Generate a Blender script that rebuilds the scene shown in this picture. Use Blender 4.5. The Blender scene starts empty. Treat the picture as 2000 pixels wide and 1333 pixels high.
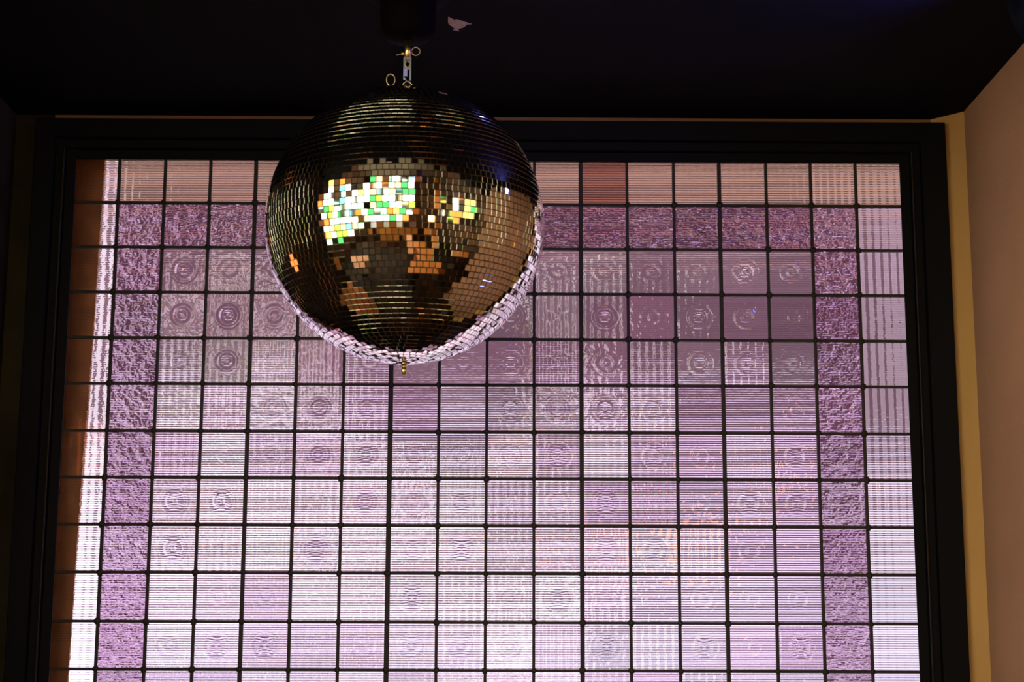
import bpy, bmesh, math, random
from mathutils import Vector, Matrix
import numpy as np
rnd = random.Random(7)
D2R = math.pi / 180
SC = bpy.context.scene
COL = SC.collection

# ------------------------------------------------------------------ camera
F_PX, PITCH, YAW, ROLL = 3200.0, .18, .0053, .0037
CAM = Vector((0, 0, 1.55))
cp, sp, cy, sy, cr, sr = (math.cos(PITCH), math.sin(PITCH), math.cos(YAW),
                          math.sin(YAW), math.cos(ROLL), math.sin(ROLL))
FW = Vector((sy * cp, cy * cp, sp))
RT0 = Vector((cy, -sy, 0))
UP0 = RT0.cross(FW)
RT = RT0 * cr + UP0 * sr
UP = -RT0 * sr + UP0 * cr
cam_data = bpy.data.cameras.new('camera')
cam = bpy.data.objects.new('camera', cam_data)
COL.objects.link(cam)
M = Matrix(((RT.x, UP.x, -FW.x), (RT.y, UP.y, -FW.y), (RT.z, UP.z, -FW.z))).to_4x4()
M.translation = CAM
cam.matrix_world = M
cam_data.sensor_width = 36
cam_data.lens = F_PX / 2000 * 36
cam_data.clip_start = .05
cam_data.dof.use_dof = True
cam_data.dof.focus_distance = 3.35
cam_data.dof.aperture_fstop = 5.0
SC.camera = cam

def ray(px, py):
    return (RT * ((px - 1000) / F_PX) - UP * ((py - 666.5) / F_PX) + FW)
def bp(px, py, Y):                       # where the pixel's ray meets the vertical plane at depth Y
    d = ray(px, py)
    return CAM + d * (Y / d.y)

# ------------------------------------------------------------------ colour, world, sun
SC.view_settings.view_transform = 'Standard'
SC.view_settings.look = 'None'
SC.view_settings.exposure = 0.0
SC.view_settings.gamma = 1
SC.view_settings.use_curve_mapping = False
SC.cycles.use_denoising = True
SC.cycles.max_bounces = 14
SC.cycles.diffuse_bounces = 4
SC.cycles.glossy_bounces = 6
SC.cycles.transmission_bounces = 12
SC.cycles.caustics_refractive = True
SC.cycles.caustics_reflective = False
SC.cycles.blur_glossy = .3
SC.cycles.sample_clamp_indirect = 6.0

w = bpy.data.worlds.new('world'); SC.world = w
w.use_nodes = True
bg = w.node_tree.nodes['Background']
bg.inputs[0].default_value = (.84, .89, 1.0, 1)     # even overcast-bright sky
bg.inputs[1].default_value = 3.9
sun_d = bpy.data.lights.new('sun', 'SUN')
sun = bpy.data.objects.new('sun', sun_d); COL.objects.link(sun)
sun_d.energy = 5.0; sun_d.color = (1, .95, .9); sun_d.angle = 1 * D2R
sun.rotation_euler = Vector((.50, -.40, -.77)).to_track_quat('-Z', 'Y').to_euler()
sun.location = (0, 12, 14)

# ------------------------------------------------------------------ materials
def mat(name, col=(.5, .5, .5), rough=.6, metal=0., spec=.5, noise=0., nscale=8., bump=0., bscale=60., coat=0.):
    m = bpy.data.materials.new(name); m.use_nodes = True
    nt = m.node_tree; b = nt.nodes['Principled BSDF']
    b.inputs['Base Color'].default_value = (*col, 1)
    b.inputs['Roughness'].default_value = rough
    b.inputs['Metallic'].default_value = metal
    b.inputs['Specular IOR Level'].default_value = spec
    b.inputs['Coat Weight'].default_value = coat
    tc = nt.nodes.new('ShaderNodeTexCoord')
    if noise:
        n = nt.nodes.new('ShaderNodeTexNoise'); n.inputs['Scale'].default_value = nscale; n.inputs['Detail'].default_value = 5
        r = nt.nodes.new('ShaderNodeValToRGB')
        r.color_ramp.elements[0].position = .3; r.color_ramp.elements[1].position = .7
        r.color_ramp.elements[0].color = (*[c * (1 - noise) for c in col], 1)
        r.color_ramp.elements[1].color = (*[min(1, c * (1 + noise)) for c in col], 1)
        nt.links.new(tc.outputs['Object'], n.inputs['Vector'])
        nt.links.new(n.outputs['Fac'], r.inputs['Fac']); nt.links.new(r.outputs['Color'], b.inputs['Base Color'])
    if bump:
        n = nt.nodes.new('ShaderNodeTexNoise'); n.inputs['Scale'].default_value = bscale; n.inputs['Detail'].default_value = 4
        bm_ = nt.nodes.new('ShaderNodeBump'); bm_.inputs['Strength'].default_value = bump; bm_.inputs['Distance'].default_value = .002
        nt.links.new(tc.outputs['Object'], n.inputs['Vector'])
        nt.links.new(n.outputs['Fac'], bm_.inputs['Height']); nt.links.new(bm_.outputs['Normal'], b.inputs['Normal'])
    return m

def emit(name, col, s):
    m = bpy.data.materials.new(name); m.use_nodes = True
    nt = m.node_tree; nt.nodes.clear()
    e = nt.nodes.new('ShaderNodeEmission'); o = nt.nodes.new('ShaderNodeOutputMaterial')
    e.inputs[0].default_value = (*col, 1); e.inputs[1].default_value = s
    nt.links.new(e.outputs[0], o.inputs[0])
    return m

def glass_mat(name, rings=0., lumps=0., lscale=60., rough=.03):
    """Cast glass: the tint is the pane's own (object colour); relief is fine bump only."""
    m = bpy.data.materials.new(name); m.use_nodes = True
    nt = m.node_tree; nt.nodes.clear(); L = nt.links.new
    out = nt.nodes.new('ShaderNodeOutputMaterial')
    g = nt.nodes.new('ShaderNodeBsdfGlass'); g.inputs['IOR'].default_value = 1.5
    g.inputs['Roughness'].default_value = rough
    oi = nt.nodes.new('ShaderNodeObjectInfo'); tc = nt.nodes.new('ShaderNodeTexCoord')
    L(oi.outputs['Color'], g.inputs['Color'])
    offs = nt.nodes.new('ShaderNodeVectorMath'); offs.operation = 'ADD'
    sc = nt.nodes.new('ShaderNodeVectorMath'); sc.operation = 'SCALE'; sc.inputs[0].default_value = (7, 3, 11)
    L(oi.outputs['Random'], sc.inputs['Scale']); L(tc.outputs['Object'], offs.inputs[0]); L(sc.outputs[0], offs.inputs[1])
    nz = nt.nodes.new('ShaderNodeTexNoise'); nz.inputs['Scale'].default_value = lscale; nz.inputs['Detail'].default_value = 2
    L(offs.outputs[0], nz.inputs['Vector'])
    b1 = nt.nodes.new('ShaderNodeBump'); b1.inputs['Strength'].default_value = 1; b1.inputs['Distance'].default_value = lumps
    L(nz.outputs['Fac'], b1.inputs['Height'])
    last = b1
    if rings:
        ln = nt.nodes.new('ShaderNodeVectorMath'); ln.operation = 'LENGTH'; L(tc.outputs['Object'], ln.inputs[0])
        si = nt.nodes.new('ShaderNodeMath'); si.operation = 'MULTIPLY'; si.inputs[1].default_value = 2 * math.pi / .017
        L(ln.outputs['Value'], si.inputs[0])
        sn = nt.nodes.new('ShaderNodeMath'); sn.operation = 'SINE'; L(si.outputs[0], sn.inputs[0])
        mr = nt.nodes.new('ShaderNodeMapRange')
        for k, v in (('From Min', .012), ('From Max', .034), ('To Min', 1), ('To Max', 0)): mr.inputs[k].default_value = v
        L(ln.outputs['Value'], mr.inputs['Value'])
        mu = nt.nodes.new('ShaderNodeMath'); mu.operation = 'MULTIPLY'; L(sn.outputs[0], mu.inputs[0]); L(mr.outputs[0], mu.inputs[1])
        rr = nt.nodes.new('ShaderNodeMath'); rr.operation = 'POWER'; rr.inputs[1].default_value = 2; L(oi.outputs['Random'], rr.inputs[0])
        m2 = nt.nodes.new('ShaderNodeMath'); m2.operation = 'MULTIPLY'; L(mu.outputs[0], m2.inputs[0]); L(rr.outputs[0], m2.inputs[1])
        b2 = nt.nodes.new('ShaderNodeBump'); b2.inputs['Strength'].default_value = 1; b2.inputs['Distance'].default_value = rings
        L(m2.outputs[0], b2.inputs['Height']); L(b1.outputs['Normal'], b2.inputs['Normal']); last = b2
    L(last.outputs['Normal'], g.inputs['Normal'])
    L(g.outputs[0], out.inputs['Surface'])
    return m

M_black = mat('black_ceiling_paint', (.0045, .0036, .0045), .85, spec=.06, bump=.25, bscale=40)
M_frame = mat('black_painted_timber', (.0045, .0035, .0035), .6, spec=.08, bump=.2, bscale=25)
M_bead = mat('bead_highlight', (.018, .010, .007), .5, spec=.15)
M_lead = mat('dark_lead', (.030, .020, .014), .6, spec=.2)
M_tan = mat('tan_plaster', (.47, .225, .125), .85, spec=.1, noise=.07, nscale=5, bump=.5, bscale=90)
M_cream = mat('lit_gold_plaster', (.54, .27, .085), .8, spec=.1, noise=.05, nscale=6, bump=.3, bscale=70)  # brighter gold than the tan wall: the strip's lit tone as colour
M_olive = mat('dark_olive_paint', (.028, .021, .010), .85, spec=.08, noise=.35, nscale=7, bump=.4, bscale=40)
M_roomwall = mat('brown_room_wall', (.11, .048, .022), .8, noise=.9, nscale=3)
M_roomceil = mat('room_ceiling', (.13, .09, .055), .85, noise=.3, nscale=2)
M_floor = mat('dark_wood_floor', (.035, .014, .006), .5, noise=.9, nscale=2, spec=.12)
M_amber = mat('amber_wood', (.74, .26, .05), .4, noise=.25, nscale=9)
M_darkwood = mat('dark_wood', (.06, .03, .016), .4, noise=.3, nscale=9)
M_core = mat('ball_core', (.012, .010, .010), .6)
M_brass = mat('brass', (.75, .50, .20), .28, 1.)
M_steel = mat('steel_clip', (.26, .25, .27), .35, 1.)
M_motor = mat('motor_case', (.003, .0018, .0015), .7, spec=.02)
M_spot = mat('spot_case', (.003, .003, .004), .6, spec=.05)
M_flake = mat('pale_plaster_flake', (.50, .34, .25), .8, noise=.3, nscale=120)
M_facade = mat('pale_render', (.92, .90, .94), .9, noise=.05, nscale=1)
M_canopy = mat('added_canopy_tan', (.72, .49, .42), .9, noise=.1, nscale=2)
M_soffit = mat('dim_pink_render', (.105, .056, .064), .9, noise=.12, nscale=1.5)
M_pave = mat('pavement', (.36, .33, .35), .9, noise=.1, nscale=2)
M_white = mat('white_reflector', (.90, .88, .90), .8, noise=.04, nscale=3)  # bright white for the added ledge and side wall
M_post = mat('brown_outside_timber', (.42, .16, .045), .6, noise=.35, nscale=20)
G_inner = glass_mat('prism_glass', rings=.0024, lumps=.0006, lscale=55)
G_edge = glass_mat('fluted_glass', lumps=.0004, lscale=60)
G_orn = glass_mat('ornamental_glass', lumps=.011, lscale=46, rough=.04)

# mirror: silvered glass with slightly soft cut edges
M_mirror = bpy.data.materials.new('mirror_glass'); M_mirror.use_nodes = True
_b = M_mirror.node_tree.nodes['Principled BSDF']
_b.inputs['Base Color'].default_value = (.90, .86, .80, 1); _b.inputs['Metallic'].default_value = 1
_b.inputs['Roughness'].default_value = .02
M_edge = bpy.data.materials.new('cut_glass_edge'); M_edge.use_nodes = True
_b = M_edge.node_tree.nodes['Principled BSDF']
_b.inputs['Base Color'].default_value = (.44, .36, .24, 1); _b.inputs['Metallic'].default_value = 1
_b.inputs['Roughness'].default_value = .13

# ------------------------------------------------------------------ helpers
def link(name, me, parent=None, mats=(), smooth=False, loc=None):
    for m in mats: me.materials.append(m)
    o = bpy.data.objects.new(name, me); COL.objects.link(o)
    if smooth: me.polygons.foreach_set('use_smooth', [True] * len(me.polygons))
    if loc is not None: o.location = loc
    if parent: o.parent = parent
    return o
def from_bm(name, bm, m, parent=None, smooth=False, loc=None):
    me = bpy.data.meshes.new(name); bm.normal_update(); bm.to_mesh(me); bm.free()
    return link(name, me, parent, (m,) if not isinstance(m, (list, tuple)) else m, smooth, loc)
def box(bm, lo, hi):
    x0, y0, z0 = lo; x1, y1, z1 = hi
    v = [bm.verts.new(p) for p in ((x0,y0,z0),(x1,y0,z0),(x1,y1,z0),(x0,y1,z0),(x0,y0,z1),(x1,y0,z1),(x1,y1,z1),(x0,y1,z1))]
    for f in ((0,3,2,1),(4,5,6,7),(0,1,5,4),(1,2,6,5),(2,3,7,6),(3,0,4,7)): bm.faces.new([v[i] for i in f])
def bbox(name, lo, hi, m, parent=None, bev=0., loc=None):
    bm = bmesh.new(); box(bm, lo, hi)
    if bev: bmesh.ops.bevel(bm, geom=bm.edges[:], offset=bev, segments=2, affect='EDGES', profile=.5)
    return from_bm(name, bm, m, parent, loc=loc)
def lathe(prof, seg=32):
    bm = bmesh.new(); rings = []
    for r, z in prof:
        if r < 1e-6: rings.append([bm.verts.new((0, 0, z))])
        else: rings.append([bm.verts.new((r*math.cos(2*math.pi*i/seg), r*math.sin(2*math.pi*i/seg), z)) for i in range(seg)])
    for a, b in zip(rings, rings[1:]):
        for i in range(seg):
            j = (i + 1) % seg
            q = [a[i % len(a)], a[j % len(a)], b[j % len(b)], b[i % len(b)]]
            q = list(dict.fromkeys(q))
            if len(q) > 2: bm.faces.new(q)
    bmesh.ops.recalc_face_normals(bm, faces=bm.faces[:])
    return bm
def tube(pts, r, seg=8, closed=False):
    bm = bmesh.new(); rings = []; n = len(pts); pts = [Vector(p) for p in pts]
    for i, p in enumerate(pts):
        a = pts[(i - 1) % n] if (closed or i) else p
        b = pts[(i + 1) % n] if (closed or i < n - 1) else p
        t = (b - a).normalized()
        u = t.cross(Vector((0, 1, 0)));
        if u.length < .1: u = t.cross(Vector((1, 0, 0)))
        u.normalize(); v = t.cross(u)
        rings.append([bm.verts.new(p + u * r * math.cos(2*math.pi*k/seg) + v * r * math.sin(2*math.pi*k/seg)) for k in range(seg)])
    for i in range(n if closed else n - 1):
        a, b = rings[i], rings[(i + 1) % n]
        for k in range(seg): bm.faces.new([a[k], a[(k+1) % seg], b[(k+1) % seg], b[k]])
    if not closed: bm.faces.new(rings[0][::-1]); bm.faces.new(rings[-1])
    bmesh.ops.recalc_face_normals(bm, faces=bm.faces[:])
    return bm
def thing(name, label, cat, loc=(0, 0, 0), group=None, rot=None):
    o = bpy.data.objects.new(name, None); COL.objects.link(o); o.location = loc
    if rot: o.rotation_euler = rot
    o['label'] = label; o['category'] = cat
    if group: o['group'] = group
    return o
def tag(o, label, cat, group=None):
    o['label'] = label; o['category'] = cat
    if group: o['group'] = group
    return o
def struct(o):
    o['kind'] = 'structure'; return o

# ------------------------------------------------------------------ bay shell
YW = 3.594                       # plane of the leaded glass
YWALL = 3.60                     # face of the window wall
CEIL = 2.726
BAYY = 2.30                      # where the bay opens to the room
XR, YC = 1.037, 3.54             # right-hand corner
XL = -1.115
GX0, GX1 = bp(127, 752, YW).x, bp(1773, 752, YW).x     # glass edges
GZ1 = bp(1000, 317, YW).z
rows_px = [401, 487.5, 575.5, 664.5, 754, 846, 937, 1029, 1122, 1217.5, 1311]
RZ = [bp(1135, y, YW).z for y in rows_px]
cols_px = [213.7,305.5,396,486.7,578.5,671.5,763.7,858,951,1043,1135.5,1228,1321,1412,1505.5,1594.5,1684.5]
CX = [bp(x, 753, YW).x for x in cols_px]
PZ = (RZ[0] - RZ[-1]) / 10
RZ.append(RZ[-1] - PZ); RZ.append(RZ[-1] - PZ * .97)
GZ0 = RZ.pop()                                          # bottom of the glazing, 13 rows in all
HEAD_Z = bp(1500, 237, YW - .04).z                      # top of the frame
FR_X = bp(1869, 752, YW - .04).x                        # outer side of the right stile
FL_X = bp(40, 752, YW - .04).x

struct(bbox('ceiling', (-1.6, BAYY - .17, CEIL), (1.6, 3.9, CEIL + .25), M_black))
wb = bmesh.new()
box(wb, (XL - .3, YWALL, GZ0 - .09), (FL_X + .03, YWALL + .10, CEIL))
from_bm('wall_back_left', wb, M_olive)['kind'] = 'structure'
struct(bbox('wall_back_top', (FL_X + .03, YWALL, HEAD_Z - .03), (XR + .2, YWALL + .10, CEIL), mat('darkened_tan', (.26, .11, .045), .8, spec=.1)))  # tan wall colour darkened to dim the strip above the frame
struct(bbox('wall_back_bottom', (XL - .3, YWALL, 0), (XR + .2, YWALL + .10, GZ0 - .07), M_frame))
struct(bbox('wall_left', (XL - .25, BAYY, 0), (XL, YWALL, CEIL), M_olive))
struct(bbox('wall_right', (XR, BAYY, 0), (XR + .25, YC, CEIL), M_tan))
# oblique plaster return between frame and side wall, its lit gold painted in
bm = bmesh.new()
pts = [(FR_X - .02, YWALL), (XR, YC - .0005), (XR + .25, YC - .0005), (XR + .25, YWALL + .1), (FR_X - .02, YWALL + .1)]
lo = [bm.verts.new((x, y, 0)) for x, y in pts]; hi = [bm.verts.new((x, y, CEIL)) for x, y in pts]
for i in range(5): bm.faces.new([lo[i], lo[(i+1) % 5], hi[(i+1) % 5], hi[i]])
bm.faces.new(lo[::-1]); bm.faces.new(hi); bmesh.ops.recalc_face_normals(bm, faces=bm.faces[:])
struct(from_bm('wall_corner', bm, M_cream))

# ------------------------------------------------------------------ the leaded prism-glass window
win = bpy.data.objects.new('window_1', None); COL.objects.link(win); win.location = (0, YW, GZ0)
win['kind'] = 'structure'
win['label'] = 'large black framed window of purple tinted square ribbed glass panes'
def wl(p): return (p[0], p[1] - YW, p[2] - GZ0)
def wbox(name, lo, hi, m, bev=.002): return bbox(name, wl(lo), wl(hi), m, win, bev)
Y0 = YW - .04
# outer frame, stepped down to the glass
def frame_member(name, steps, vertical, a0, a1):
    bm = bmesh.new()
    for k, (u0, u1, yf) in enumerate(steps):
        yb = YW + .004 if k < len(steps) - 1 else YW - .0075        # the innermost lip stays in front of the glass
        if vertical: box(bm, wl((u0, yf, a0)), wl((u1, yb, a1)))
        else: box(bm, wl((a0, yf, u0)), wl((a1, yb + .0002, u1)))
    bmesh.ops.bevel(bm, geom=bm.edges[:], offset=.0018, segments=1, affect='EDGES')
    return from_bm(name, bm, M_frame, win)
frame_member('frame_stile', [(GX1 + .042, FR_X, Y0), (GX1 + .021, GX1 + .0419, Y0 + .014), (GX1 - .002, GX1 + .0209, Y0 + .026)], True, GZ0 - .08, HEAD_Z)
frame_member('frame_stile', [(FL_X, GX0 - .042, Y0), (GX0 - .0419, GX0 - .021, Y0 + .014), (GX0 - .0209, GX0 + .002, Y0 + .026)], True, GZ0 - .08, HEAD_Z)
frame_member('frame_head', [(GZ1 + .042, HEAD_Z - .0003, Y0 + .0006), (GZ1 + .021, GZ1 + .0419, Y0 + .0146), (GZ1 - .002, GZ1 + .0209, Y0 + .0266)], False, FL_X + .001, FR_X - .001)
frame_member('frame_rail', [(GZ0 - .08, GZ0 - .042, Y0 + .0006), (GZ0 - .0419, GZ0 + .002, Y0 + .0266)], False, FL_X + .001, FR_X - .001)
for xa, xb in ((GX1 + .020, GX1 + .0235), (GX0 - .0235, GX0 - .020)):        # small beads, lighter brown to paint the frame's profile highlight
    wbox('glazing_bead', (xa, Y0 + .009, GZ0), (xb, Y0 + .0145, GZ1 + .02), M_bead, .001)

def pane_mesh(name, m, nrib, slope_deg, nfl, fslope_deg, thick=.006, segr=8, segf=6):
    """unit cast pane: vertical flutes inside (-y), horizontal ribs outside (+y)"""
    W = .101; h = W / 2; e = .0022
    def prof(n, slope, seg, extra):
        span = W - 2 * e; p = span / n; amp = math.tan(slope * D2R) * p / (2 * math.pi)
        out = [(-h, 0)]
        for i in range(n * seg + 1):
            out.append((-h + e + span * i / (n * seg), amp * (1 - math.cos(2 * math.pi * i / seg))))
        out.append((h, 0)); return out
    bm = bmesh.new()
    rp = prof(nrib, slope_deg, segr, 0); fp = prof(nfl, fslope_deg, segf, 0)
    L_ = [bm.verts.new((-h, thick/2 + a, z)) for z, a in rp]; R_ = [bm.verts.new((h, thick/2 + a, z)) for z, a in rp]
    for i in range(len(rp) - 1): bm.faces.new([R_[i], L_[i], L_[i+1], R_[i+1]]).smooth = True
    B_ = [bm.verts.new((x, -thick/2 - a, -h)) for x, a in fp]; T_ = [bm.verts.new((x, -thick/2 - a, h)) for x, a in fp]
    for i in range(len(fp) - 1): bm.faces.new([B_[i], B_[i+1], T_[i+1], T_[i]]).smooth = True
    bm.faces.new([B_[0]] + [T_[0]] + L_[::-1]); bm.faces.new([T_[-1]] + [B_[-1]] + R_)
    bm.faces.new([L_[-1]] + T_ + [R_[-1]]); bm.faces.new([R_[0]] + B_[::-1] + [L_[0]])
    bmesh.ops.recalc_face_normals(bm, faces=bm.faces[:])
    for ed in bm.edges:
        if not all(f.smooth for f in ed.link_faces): ed.smooth = False
    me = bpy.data.meshes.new(name); bm.to_mesh(me); bm.free(); me.materials.append(m); return me
ME_in = [pane_mesh('pane', G_inner, 19, s, 6, fs) for s, fs in ((21, 1.0), (20, 3.5), (23, 6))]
ME_edge = [pane_mesh('pane', G_edge, 19, 15, 6, fs) for fs in (4, 8)]
ME_post = pane_mesh('pane', G_edge, 19, 15, 6, 1.6)
ME_orn = [pane_mesh('pane', G_orn, 19, 21, 6, .4)]
xs = [GX0 - .013] + CX + [GX1 + .013]
zs = [GZ1 + .013] + RZ + [GZ0 - .008]
NR, NC = len(zs) - 1, len(xs) - 1
def purple(k, l):            # the pane's own manganese tint: k depth of purple, l clearness
    return (l * (1 - .10 * k), l * (1 - .36 * k), l * (1 - .17 * k), 1)
for r in range(NR):
    for c in range(NC):
        edge = r == 0 or c == 0 or c == NC - 1
        orn = (not edge) and (r == 1 or c == 1 or c == NC - 2 or r == NR - 1)
        if edge: me = rnd.choice(ME_edge); tint = purple(rnd.uniform(.12, .25), rnd.uniform(.80, .88))
        elif orn: me = ME_orn[0]; tint = purple(rnd.uniform(.6, .85), rnd.uniform(.64, .74))
        else: me = rnd.choices(ME_in, (5, 3, 2))[0]; tint = purple(rnd.uniform(.22, .55), rnd.uniform(.82, .97))
        if r == 0: tint = (tint[0] * .97, tint[1] * .93, tint[2] * .82, 1)
        if c == 0: me = ME_post; tint = purple(.15, .95)
        if r == 0 and c == 11: tint = (.62, .46, .42, 1)
        o = bpy.data.objects.new('pane', me); COL.objects.link(o); o.parent = win
        x0, x1, z1, z0 = xs[c], xs[c+1], zs[r], zs[r+1]
        o.location = wl(((x0 + x1)/2, YW, (z0 + z1)/2))
        o.rotation_euler = (rnd.gauss(0, .25) * D2R, 0, rnd.gauss(0, .25) * D2R)
        if c % 2 and r % 2 == 0 and not orn and not edge: o.rotation_euler.y = math.pi
        o.scale = ((x1 - x0 - .0022)/.101, 1, (z0 - z1 + .0022)/-.101)
        o.color = tint
thick_c = {3: .0085, 6: .0105, 10: .0095, 13: .0085, 4: .007}
for i, x in enumerate(CX):
    wd = thick_c.get(i, .0064)
    wbox('came', (x - wd/2, YW - .0062, GZ0), (x + wd/2, YW + .0062, GZ1), M_lead, .0012)
for i, z in enumerate(RZ):
    wd = .0062 + rnd.uniform(-.0004, .0006)
    wbox('came', (GX0, YW - .0058, z - wd/2), (GX1, YW + .0058, z + wd/2), M_lead, .0012)
bm = bmesh.new()
for x in CX:
    for z in RZ:
        s = rnd.uniform(.0066, .0090)
        mt = Matrix.Translation(wl((x + rnd.uniform(-.001, .001), YW - .0058, z + rnd.uniform(-.001, .001)))) @ Matrix.Diagonal((s, .0022, s, 1))
        bmesh.ops.create_icosphere(bm, subdivisions=1, radius=1, matrix=mt @ Matrix.Rotation(rnd.random() * 3, 4, 'Y'))
so = from_bm('solder_joints', bm, M_lead, win, True); so['kind'] = 'stuff'

# ------------------------------------------------------------------ outside
street = struct(bbox('floor_street', (-14, 3.72, -.3), (14, 22, -.05), M_pave))
b = thing('building', 'pale building front across the street, blurred behind the glass panes', 'building', (0, 13.0, -.05))
bbox('ground_floor', (-14, 0, 0), (14, .4, 2.2), M_facade, b)  # facade tones split, dark above white, so the panes grade dim to bright
XWB = bp(194, 752, 13.0).x
XWR = bp(1690, 752, 13.0).x
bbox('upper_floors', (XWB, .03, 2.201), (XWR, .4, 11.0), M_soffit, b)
bbox('pale_bay', (XWR + .001, .03, 2.201), (14, .4, 11.0), mat('pale_pink_render', (.29, .20, .22), .9), b)  # toned to lighten the rightmost panes
bbox('white_bay', (-14, .03, 2.201), (XWB - .001, .4, 11.0), mat('warm_white_render', (.46, .385, .385), .9), b)  # toned to brighten the leftmost panes
bbox('cornice', (-14, -.3, 11.001), (14, .4, 11.3), M_facade, b, .02)
struct(bbox('ceiling_added_canopy', (-6, 3.71, 2.86), (6, 4.72, 3.0), M_canopy))  # added canopy: keeps sun off the window, warms the top panes
st = thing('added_ledge', 'broad white ledge added outside under the window to brighten the ball rim', 'ledge', (0, 3.72, -.05))  # unseen ledge added as a bright surface for the ball's lower rim
bbox('slab', (-3, 0, 1.08), (3, .85, 1.15), M_white, st, .008)
bbox('plinth', (-2.95, .02, 0), (2.95, .78, 1.079), M_pave, st)
sw = thing('added_bounce_wall', 'white side wall added far right outside to brighten the right rim of the ball', 'building', (4.6, 5.6, -.05))  # unseen wall added as a reflector for the ball's right rim
bbox('side_wall', (0, 0, 0), (.3, 7.0, 5.0), M_white, sw)
bbox('coping', (-.08, -.05, 5.001), (.38, 7.0, 5.12), M_pave, sw, .01)
# brown timber post just outside the first column of panes, leaning slightly
YP = 3.70
pt, pb = bp(206, 315, YP), bp(131, 1333, YP)
d = pt - pb; top = pb + d * ((2.84 - pb.z) / d.z); bot = pb + d * ((0 - pb.z) / d.z)
bm = bmesh.new(); prev = None
n = 12
for i in range(n):
    wseg = .024
    a0, a1 = -wseg * (i + 1), -wseg * i
    vs = []
    for (q, zz) in ((bot, -.05), (top, 2.84)):
        for (dx, dy) in ((a0, 0), (a1, 0), (a1, .012), (a0, .012)): vs.append(bm.verts.new((q.x + dx, YP + .004 * (i % 2) + dy, zz)))
    for f in ((0,1,2,3),(7,6,5,4),(0,4,5,1),(1,5,6,2),(2,6,7,3),(3,7,4,0)): bm.faces.new([vs[k] for k in f])
bmesh.ops.recalc_face_normals(bm, faces=bm.faces[:])
tag(from_bm('timber_post', bm, M_post), 'brown reeded timber post behind the leftmost column of panes', 'post')

# ------------------------------------------------------------------ room behind the camera (seen in the ball)
X0, X1, Yb, ZC = -3.4, 3.2, -3.2, 5.3
struct(bbox('floor', (X0 - .2, Yb - .2, -.2), (X1 + .2, YWALL, 0), M_floor))
struct(bbox('ceiling_room', (X0 - .2, Yb - .2, ZC), (X1 + .2, BAYY + .2, ZC + .2), M_roomceil))
struct(bbox('wall_front_header', (X0, BAYY, CEIL + .25), (X1, BAYY + .2, ZC), M_roomwall))
struct(bbox('wall_front_left', (X0, BAYY, 0), (XL - .25, BAYY + .2, CEIL + .25), M_roomwall))
struct(bbox('wall_front_right', (XR + .25, BAYY, 0), (X1, BAYY + .2, CEIL + .25), M_roomwall))
struct(bbox('wall_side_left', (X0 - .2, Yb, 0), (X0, BAYY + .2, ZC), M_roomwall))
struct(bbox('wall_side_right', (X1, Yb, 0), (X1 + .2, BAYY + .2, ZC), M_roomwall))
struct(bbox('wall_rear', (X0 - .2, Yb - .2, 0), (X1 + .2, Yb, ZC), M_roomwall))

PAL = [('white_glass', (1, .98, .93), 3.4), ('cream_glass', (1, .90, .72), 2.2), ('peach_glass', (1, .62, .36), 1.1),
       ('mint_glass', (.50, 1, .62), 1.5), ('green_glass', (.10, .62, .16), .8), ('yellow_glass', (1, .72, .14), 1.3),
       ('orange_glass', (1, .33, .05), .9), ('lime_glass', (.62, .95, .10), .9), ('teal_glass', (.30, .85, .80), .8),
       ('blue_glass', (.02, .16, .70), .7), ('brown_glass', (.30, .15, .06), .25), ('dark_glass', (.10, .05, .03), .1)]
EM = {n: emit(n, c, s * 2.6) for n, c, s in PAL}
def coloured_window(name, org, ux, W, H, nx, nz, weights):
    wn = bpy.data.objects.new(name, None); COL.objects.link(wn); wn.location = org; wn['kind'] = 'structure'
    cw, ch = W / nx, H / nz
    cache = {}
    for i in range(nx):
        for j in range(nz):
            fx, fz = (i + .5) / nx, (j + .5) / nz
            nm = rnd.choices([p[0] for p in PAL], weights(fx, fz))[0]
            if nm not in cache:
                bm = bmesh.new(); g = .012
                box(bm, (g, 0, g), (cw - g, .02, ch - g)) if ux == 'x' else box(bm, (0, g, g), (.02, cw - g, ch - g))
                me = bpy.data.meshes.new('pane'); bm.to_mesh(me); bm.free(); me.materials.append(EM[nm]); cache[nm] = me
            o = bpy.data.objects.new('pane', cache[nm]); COL.objects.link(o); o.parent = wn
            o.location = (i * cw, 0, j * ch) if ux == 'x' else (0, i * cw, j * ch)
    for i in range(nx + 1):
        a = i * cw
        bbox('glazing_bar', (a - .012, -.01, -.03) if ux == 'x' else (-.01, a - .012, -.03), (a + .012, .03, H + .03) if ux == 'x' else (.03, a + .012, H + .03), M_darkwood, wn)
    for j in range(nz + 1):
        a = j * ch
        bbox('glazing_bar', (-.03, -.008, a - .012) if ux == 'x' else (-.008, -.03, a - .012), (W + .03, .028, a + .012) if ux == 'x' else (.028, W + .03, a + .012), M_darkwood, wn)
    return wn
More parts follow.
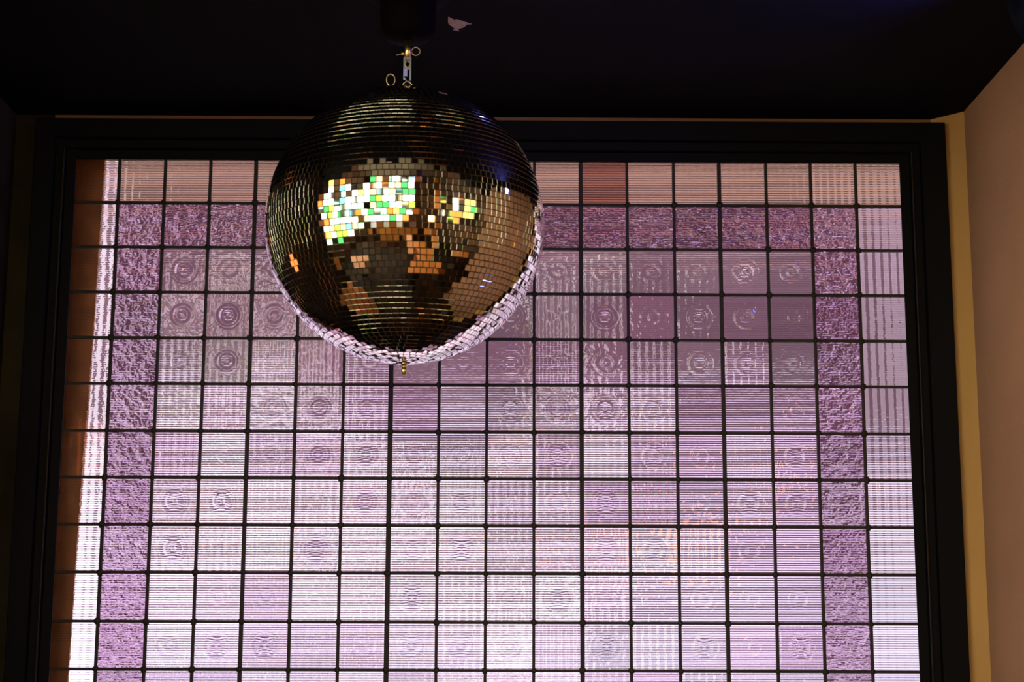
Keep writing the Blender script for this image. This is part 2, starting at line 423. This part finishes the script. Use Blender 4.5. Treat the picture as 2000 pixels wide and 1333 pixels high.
#            white cream peach mint green yell orng lime teal blue brwn dark
def hot(fx, fz):
    k = max(0, 1 - abs(fz - .55) * 1.6)
    return [5.5*k+.4, 3*k+.4, 1.3, 3.0, 2.0, 1.4, 1.1, 1.0, .7, .3, 1.2*(1-k)+.2, 1.0*(1-k)+.1]
def cool(fx, fz): return [.6, 1.0, 1.0, .2, .8, 1.6, 1.2, 2.0, .1, .1, 3.5, 3.5]
coloured_window('window_2', (X0 + .03, -3.0, .80), 'y', 4.5, 3.35, 14, 10, hot)
coloured_window('window_3', (-3.2, Yb + .03, .9), 'x', 3.9, 4.0, 12, 12, hot)
coloured_window('window_4', (X1 - .06, -2.3, 1.65), 'y', 3.3, 1.5, 11, 5, cool)

# bar counter, tables, lamps and posts that colour the lower half of the reflection
bar = thing('bar_counter', 'amber wooden bar counter behind the photographer', 'bar', (-1.0, -2.3, 0))
bbox('counter_top', (-1.6, -.35, 1.05), (2.2, .35, 1.12), M_darkwood, bar, .01)
for k in range(9): bbox('front_panel', (-1.55 + k * .42, .22, .05), (-1.17 + k * .42, .26, 1.03), M_amber, bar, .008)
bbox('carcass', (-1.55, -.3, 0), (2.15, .215, 1.049), M_darkwood, bar)
glow = emit('lamp_glow', (1, .42, .12), 12.0)
def table(x, y, lab):
    t = thing('round_table', lab, 'table', (x, y, 0), 'tables in the room')
    from_bm('table_top', lathe([(0, .72), (.40, .72), (.41, .735), (.40, .75), (0, .75)], 32), M_amber, t)
    from_bm('pedestal', lathe([(0, 0.002), (.24, .002), (.22, .03), (.04, .06), (.035, .70), (.10, .719), (0, .719)], 24), M_darkwood, t, True)
lt = thing('long_table', 'long amber plank table below and right of the camera', 'table', (.12, -.7, 0))
for k in range(4): bbox('top_plank', (.005 + .21 * k, 0, .71), (.205 + .21 * k, 2.4, .75), M_amber, lt, .004)
for lx in (.04, .74):
    for ly in (.08, 2.26): bbox('leg', (lx, ly, 0), (lx + .06, ly + .06, .7095), M_darkwood, lt, .004)
table(1.6, -.3, 'round amber table to the right behind the camera')
table(-1.5, 1.2, 'round amber table by the left of the bay opening')
table(1.6, -2.0, 'round amber table in front of the bar')
table(2.1, 1.1, 'round amber table by the right of the bay opening')
for i, (x, y, z, lab) in enumerate(((.72, .62, 1.86, 'amber glass pendant lamp nearest the camera on the right'), (1.5, -1.6, 2.35, 'amber glass pendant lamp over the right tables'), (-1.4, -2.3, 2.0, 'amber glass pendant lamp over the bar left end'),
                          (.2, -2.3, 2.0, 'amber glass pendant lamp over the bar right end'), (-2.9, .9, 2.1, 'amber glass pendant lamp by the left wall'),
                          (2.6, .6, 1.9, 'amber glass pendant lamp by the right wall'))):
    t = thing('pendant_lamp', lab, 'lamp', (x, y, z), 'amber pendant lamps')
    from_bm('lamp_shade', lathe([(0, .17), (.05, .165), (.10, .12), (.12, .05), (.105, -.02), (.06, -.06), (0, -.07)], 20), glow, t, True)
    from_bm('cord', tube([(0, 0, .171), (0, 0, ZC - z)], .006, 6), M_black, t)
for x, y, lab in ((-2.2, 1.9, 'amber wooden post left of the bay opening'), (.95, -2.9, 'amber wooden post behind the bar'), (2.4, -1.9, 'amber wooden post near the right wall')):
    t = thing('timber_column', lab, 'column', (x, y, 0), 'amber timber columns')
    bbox('shaft', (-.09, -.09, .12), (.09, .09, ZC - .1), M_amber, t, .01)
    bbox('base_block', (-.13, -.13, 0), (.13, .13, .12), M_darkwood, t, .008)
    bbox('capital', (-.14, -.14, ZC - .1), (.14, .14, ZC), M_darkwood, t, .008)

# ------------------------------------------------------------------ mirror ball
BR = .25
d = ray(791, 441).normalized()
BC = CAM + d * 2.955
ball = thing('mirror_ball', 'large mirror tiled disco ball hanging from the black ceiling', 'disco ball', BC,
             rot=(0, -.5 * D2R, 12 * D2R))
core = lathe([(BR * .9895 * math.sin(a * math.pi / 32), -BR * .9895 * math.cos(a * math.pi / 32)) for a in range(33)], 64)
from_bm('shell', core, M_core, ball, True)
TW, TH, TT = .00995, .00995, .0024
ch_ = .00034
def tile_verts():
    w_, h_, t_ = TW/2, TH/2, TT
    back = [(-w_, -h_, -t_), (w_, -h_, -t_), (w_, h_, -t_), (-w_, h_, -t_)]
    mid = [(-w_, -h_, -ch_), (w_, -h_, -ch_), (w_, h_, -ch_), (-w_, h_, -ch_)]
    c = ch_ * 1.0
    fr = [(-w_+c, -h_+c, 0), (w_-c, -h_+c, 0), (w_-c, h_-c, 0), (-w_+c, h_-c, 0)]
    return np.array(back + mid + fr)
TV = tile_verts()
TF = [(8, 9, 10, 11)] + [(4+i, 4+(i+1) % 4, 8+(i+1) % 4, 8+i) for i in range(4)] + [(i, (i+1) % 4, 4+(i+1) % 4, 4+i) for i in range(4)]
TM = [0] + [1]*4 + [2]*4
tiles = []
NROW = 72
for rI in range(NROW):
    ph = math.pi * ((rI + .5) / NROW - .5)
    rr = BR * math.cos(ph)
    nT = int(2 * math.pi * rr / (TW + .00065))
    if nT < 4: continue
    off = rnd.random() * 2 * math.pi
    for k in range(nT):
        th = off + 2 * math.pi * k / nT
        nrm = Vector((math.cos(ph) * math.cos(th), math.cos(ph) * math.sin(th), math.sin(ph)))
        ux_ = Vector((-math.sin(th), math.cos(th), 0)); uy_ = nrm.cross(ux_)
        R3 = Matrix((ux_, uy_, nrm)).transposed()
        J = Matrix.Rotation(rnd.gauss(0, .66) * D2R, 3, 'X') @ Matrix.Rotation(rnd.gauss(0, .66) * D2R, 3, 'Y') @ Matrix.Rotation(rnd.gauss(0, .6) * D2R, 3, 'Z')
        R3 = R3 @ J
        mm = R3.to_4x4(); mm.translation = nrm * BR
        tiles.append((nrm, mm))
to_cam = ((ball.rotation_euler.to_matrix()).inverted() @ (CAM - BC)).normalized()
tiles.sort(key=lambda t: -t[0].dot(to_cam))
tme = bpy.data.meshes.new('mirror_tile'); tme.from_pydata([tuple(v) for v in TV], [], TF)
tme.materials.append(M_mirror); tme.materials.append(M_edge); tme.materials.append(M_core); tme.polygons.foreach_set('material_index', TM)
for nrm, mm in tiles[:300]:
    o = bpy.data.objects.new('mirror_tile', tme); COL.objects.link(o); o.parent = ball; o.matrix_local = mm
V, Fc, Mi = [], [], []
for nrm, mm in tiles[300:]:
    a = np.array(mm); P = TV @ a[:3, :3].T + a[:3, 3]; b0 = len(V)
    V.extend(map(tuple, P)); Fc.extend([tuple(i + b0 for i in f) for f in TF]); Mi.extend(TM)
me = bpy.data.meshes.new('mirror_tiles'); me.from_pydata(V, [], Fc)
me.materials.append(M_mirror); me.materials.append(M_edge); me.materials.append(M_core); me.polygons.foreach_set('material_index', Mi)
o = link('mirror_tiles', me, ball); o['kind'] = 'stuff'
# fittings at the poles
from_bm('bottom_bolt', lathe([(0, -.2475), (.006, -.2475), (.006, -.2535), (.0032, -.2545), (.0034, -.259), (.0048, -.2595), (.0050, -.2665), (.0036, -.2685), (.0036, -.271), (0, -.2715)], 14), M_brass, ball, True)
from_bm('top_cap', lathe([(0, .254), (.012, .2535), (.014, .2505), (.014, .247), (0, .247)], 24), M_steel, ball, True)
def ball_local(px, py, dy=0.):
    p = bp(px, py, BC.y + dy)
    return ball.rotation_euler.to_matrix().inverted() @ (p - BC)
ringp = [ball_local(763 + 8.2 * math.sin(t) * (1 + .12 * math.cos(t)) , 156.5 - 11.5 * math.cos(t)) for t in [2*math.pi*k/28 for k in range(28)]]
from_bm('hanging_ring', tube(ringp, .0011, 8, True), M_brass, ball, True)
from_bm('ring_stem', tube([ball_local(763, 167), ball_local(763.5, 176)], .0016, 8), M_brass, ball, True)
from_bm('hanging_loop', tube([ball_local(784, 172), ball_local(788, 163), ball_local(793, 159), ball_local(799, 159), ball_local(804, 165), ball_local(810, 174)], .0011, 8), M_brass, ball, True)

# ------------------------------------------------------------------ motor, shaft and clip
mz = lambda py: bp(796, py, BC.y).z
mx = bp(796, 100, BC.y).x
motor = thing('ball_motor', 'dark round motor with brass shaft carrying the mirror ball', 'motor', (mx, BC.y, CEIL))
from_bm('ceiling_plate', lathe([(0, -.0004), (.078, -.0004), (.078, -.012), (.073, -.017), (0, -.017)], 40), M_motor, motor, True)
from_bm('housing', lathe([(0, -.0172), (.050, -.0172), (.052, -.024), (.050, mz(62) - CEIL), (.042, mz(74) - CEIL), (.030, mz(80) - CEIL), (0, mz(80) - CEIL)], 40), M_motor, motor, True)
from_bm('shaft', lathe([(0, mz(79) - CEIL), (.0060, mz(79) - CEIL), (.0060, mz(111) - CEIL), (.0045, mz(112) - CEIL), (0, mz(112) - CEIL)], 20), M_brass, motor, True)
def ml(px, py, dy=0.): return bp(px, py, BC.y + dy) - Vector(motor.location)
pin = from_bm('split_pin', tube([ml(774, 108, -.004), ml(782, 106, -.003), ml(790, 104.5), ml(803, 102.5), ml(805, 101)], .0010, 8), M_steel, motor, True)
from_bm('pin_nut', tube([ml(783, 105.5, -.003), ml(788, 104.8, -.001)], .0028, 8), M_brass, motor)
from_bm('pin_ring', tube([ml(812 + 8.4 * math.cos(t), 100.5 + 7.8 * math.sin(t), .002) for t in [2*math.pi*k/24 for k in range(24)]], .0009, 8, True), M_brass, motor, True)
clip = thing('snap_clip', 'small steel clip joining the shaft to the ball loop', 'clip', bp(796, 112, BC.y))
def cl(px, py, dy=0.): return bp(px, py, BC.y + dy) - Vector(clip.location)
bm = bmesh.new()     # slotted strap
def strap(bm, xa, xb, ya, yb, t=.0012, dy=-.004):
    a, b = cl(xa, ya), cl(xb, yb); box(bm, (a.x, dy, b.z), (b.x, dy + t, a.z))
strap(bm, 788.5, 791.5, 113, 157); strap(bm, 800.5, 803, 113, 158); strap(bm, 791.5, 800.5, 113, 118); strap(bm, 791.5, 800.5, 132, 137)
from_bm('strap', bm, M_steel, clip)
from_bm('eye', tube([cl(796 + 4.2 * math.cos(t), 125 + 6.2 * math.sin(t), -.005) for t in [2*math.pi*k/20 for k in range(20)]], .0009, 8, True), M_brass, clip, True)
bm = bmesh.new(); strap(bm, 788.5, 795.5, 137, 151, .003, -.006); from_bm('latch', bm, mat('blue_steel', (.36, .33, .62), .3, 1.), clip)
from_bm('hook', tube([cl(790, 149, -.003), cl(792, 154, -.004), cl(795, 160, -.004), cl(799, 161.5, -.001), cl(801.5, 156, .001)], .0011, 8), M_steel, clip, True)

# flake of pale plaster where the black ceiling paint has come off
fl = [(875,34),(880,35.5),(886,39),(893,38.5),(903,42),(910,43),(914,46.5),(921,47.5),(912,48.5),(908,52),(905,54),(898,56),(892,56.5),(896,60),(897,61.2),(889,59.5),(884,58.7),(889,56.5),(884,53),(878,49),(875,45)]
def at_ceiling(px, py):
    dd = ray(px, py); return CAM + dd * ((CEIL - .0012 - CAM.z) / dd.z)
c0 = at_ceiling(893, 47)
bm = bmesh.new()
va = [bm.verts.new(at_ceiling(*p) - c0) for p in fl]; vb = [bm.verts.new(v.co + Vector((0, 0, .0011))) for v in va]
bm.faces.new(va); bm.faces.new(vb[::-1])
for i in range(len(va)): bm.faces.new([va[i], vb[i], vb[(i+1) % len(va)], va[(i+1) % len(va)]])
bmesh.ops.recalc_face_normals(bm, faces=bm.faces[:])
tag(from_bm('plaster_flake', bm, M_flake, loc=c0), 'ragged pale patch of bare plaster on the black ceiling right of the motor', 'plaster patch')

# blue-white spotlight in the ceiling corner
sp_loc = Vector((.985, 2.765, 2.674))
spot = thing('spotlight', 'black spotlight in the upper right corner of the ceiling', 'spotlight', sp_loc)
aim = (BC - sp_loc).normalized(); q = aim.to_track_quat('Z', 'Y').to_euler()
body = from_bm('lamp_body', lathe([(0, -.055), (.030, -.05), (.042, -.03), (.045, .072), (.041, .072), (.040, .022), (0, .022)], 28), M_spot, spot, True); body.rotation_euler = q
lens = from_bm('lens', lathe([(0, .026), (.038, .0255), (.038, .0235), (0, .0232)], 24), emit('blue_white_beam', (.22, .25, 1.0), 26.0), spot); lens.rotation_euler = q
bl_d = bpy.data.lights.new('blue_beam', 'SPOT'); bl = bpy.data.objects.new('blue_beam', bl_d); COL.objects.link(bl); bl.parent = spot
bl_d.energy = 22; bl_d.color = (.10, .12, 1); bl_d.spot_size = 2.4; bl_d.spot_blend = 1; bl_d.shadow_soft_size = .03
bl.location = aim * .078; bl.rotation_euler = (-aim).to_track_quat('Z', 'Y').to_euler()
bbox('bracket', (-.008, -.004, .028), (.008, .004, CEIL - sp_loc.z), M_spot, spot)

# second blue-white lamp on the floor of the bay, seen low in the ball
l2 = Vector((.78, 2.98, .12))
up2 = thing('floor_spotlight', 'small black floor spotlight in the right corner of the bay', 'spotlight', l2)
aim2 = (Vector((.2, 2.95, 2.0)) - l2).normalized(); q2 = aim2.to_track_quat('Z', 'Y').to_euler()
o = from_bm('lamp_body', lathe([(0, -.06), (.04, -.055), (.052, -.02), (.052, .05), (.048, .05), (.047, .03), (0, .03)], 28), M_spot, up2, True); o.rotation_euler = q2
o = from_bm('lens', lathe([(0, .036), (.045, .0355), (.045, .0325), (0, .0322)], 24), emit('cool_beam', (.55, .62, 1.0), 9.0), up2); o.rotation_euler = q2
bbox('base_plate', (-.06, -.05, -.12), (.06, .05, -.112), M_spot, up2)
bbox('yoke', (-.006, -.05, -.1119), (.006, .05, -.058), M_spot, up2)
u_d = bpy.data.lights.new('cool_beam', 'SPOT'); u = bpy.data.objects.new('cool_beam', u_d); COL.objects.link(u); u.parent = up2
u_d.energy = 10; u_d.color = (.5, .5, 1); u_d.spot_size = 2.0; u_d.spot_blend = 1; u_d.shadow_soft_size = .03
u.location = aim2 * .055; u.rotation_euler = (-aim2).to_track_quat('Z', 'Y').to_euler()
# amber cupboard against the left side of the bay
cb = thing('low_cupboard', 'amber wooden cupboard against the left side of the bay', 'cupboard', (XL + .002, 2.34, 0))
bbox('body', (0, 0, .06), (.26, .52, 1.15), M_amber, cb, .006)
bbox('plinth', (.01, .01, 0), (.24, .51, .0595), M_darkwood, cb)
for k in (0, 1): bbox('door', (.2605, .01 + .255 * k, .08), (.275, .255 + .255 * k, 1.13), M_amber, cb, .004)

# red-orange glow added on the bay's left side to tint ball tiles
wlmp = thing('added_wall_lamp', 'small red-orange lamp added on the left wall of the bay to tint the ball tiles', 'lamp', (XL + .001, 2.98, 1.98))
bbox('back_plate', (0, -.03, -.09), (.012, .03, .09), M_darkwood, wlmp, .003)
from_bm('arm', tube([(.0121, 0, -.03), (.05, 0, -.05), (.07, 0, -.03)], .005, 8), M_brass, wlmp, True)
from_bm('lamp_shade', lathe([(0, -.028), (.028, -.026), (.045, .05), (.04, .11), (0, .115)], 20), emit('red_orange_glow', (1, .22, .05), 2.4), wlmp, True, loc=(.075, 0, 0))
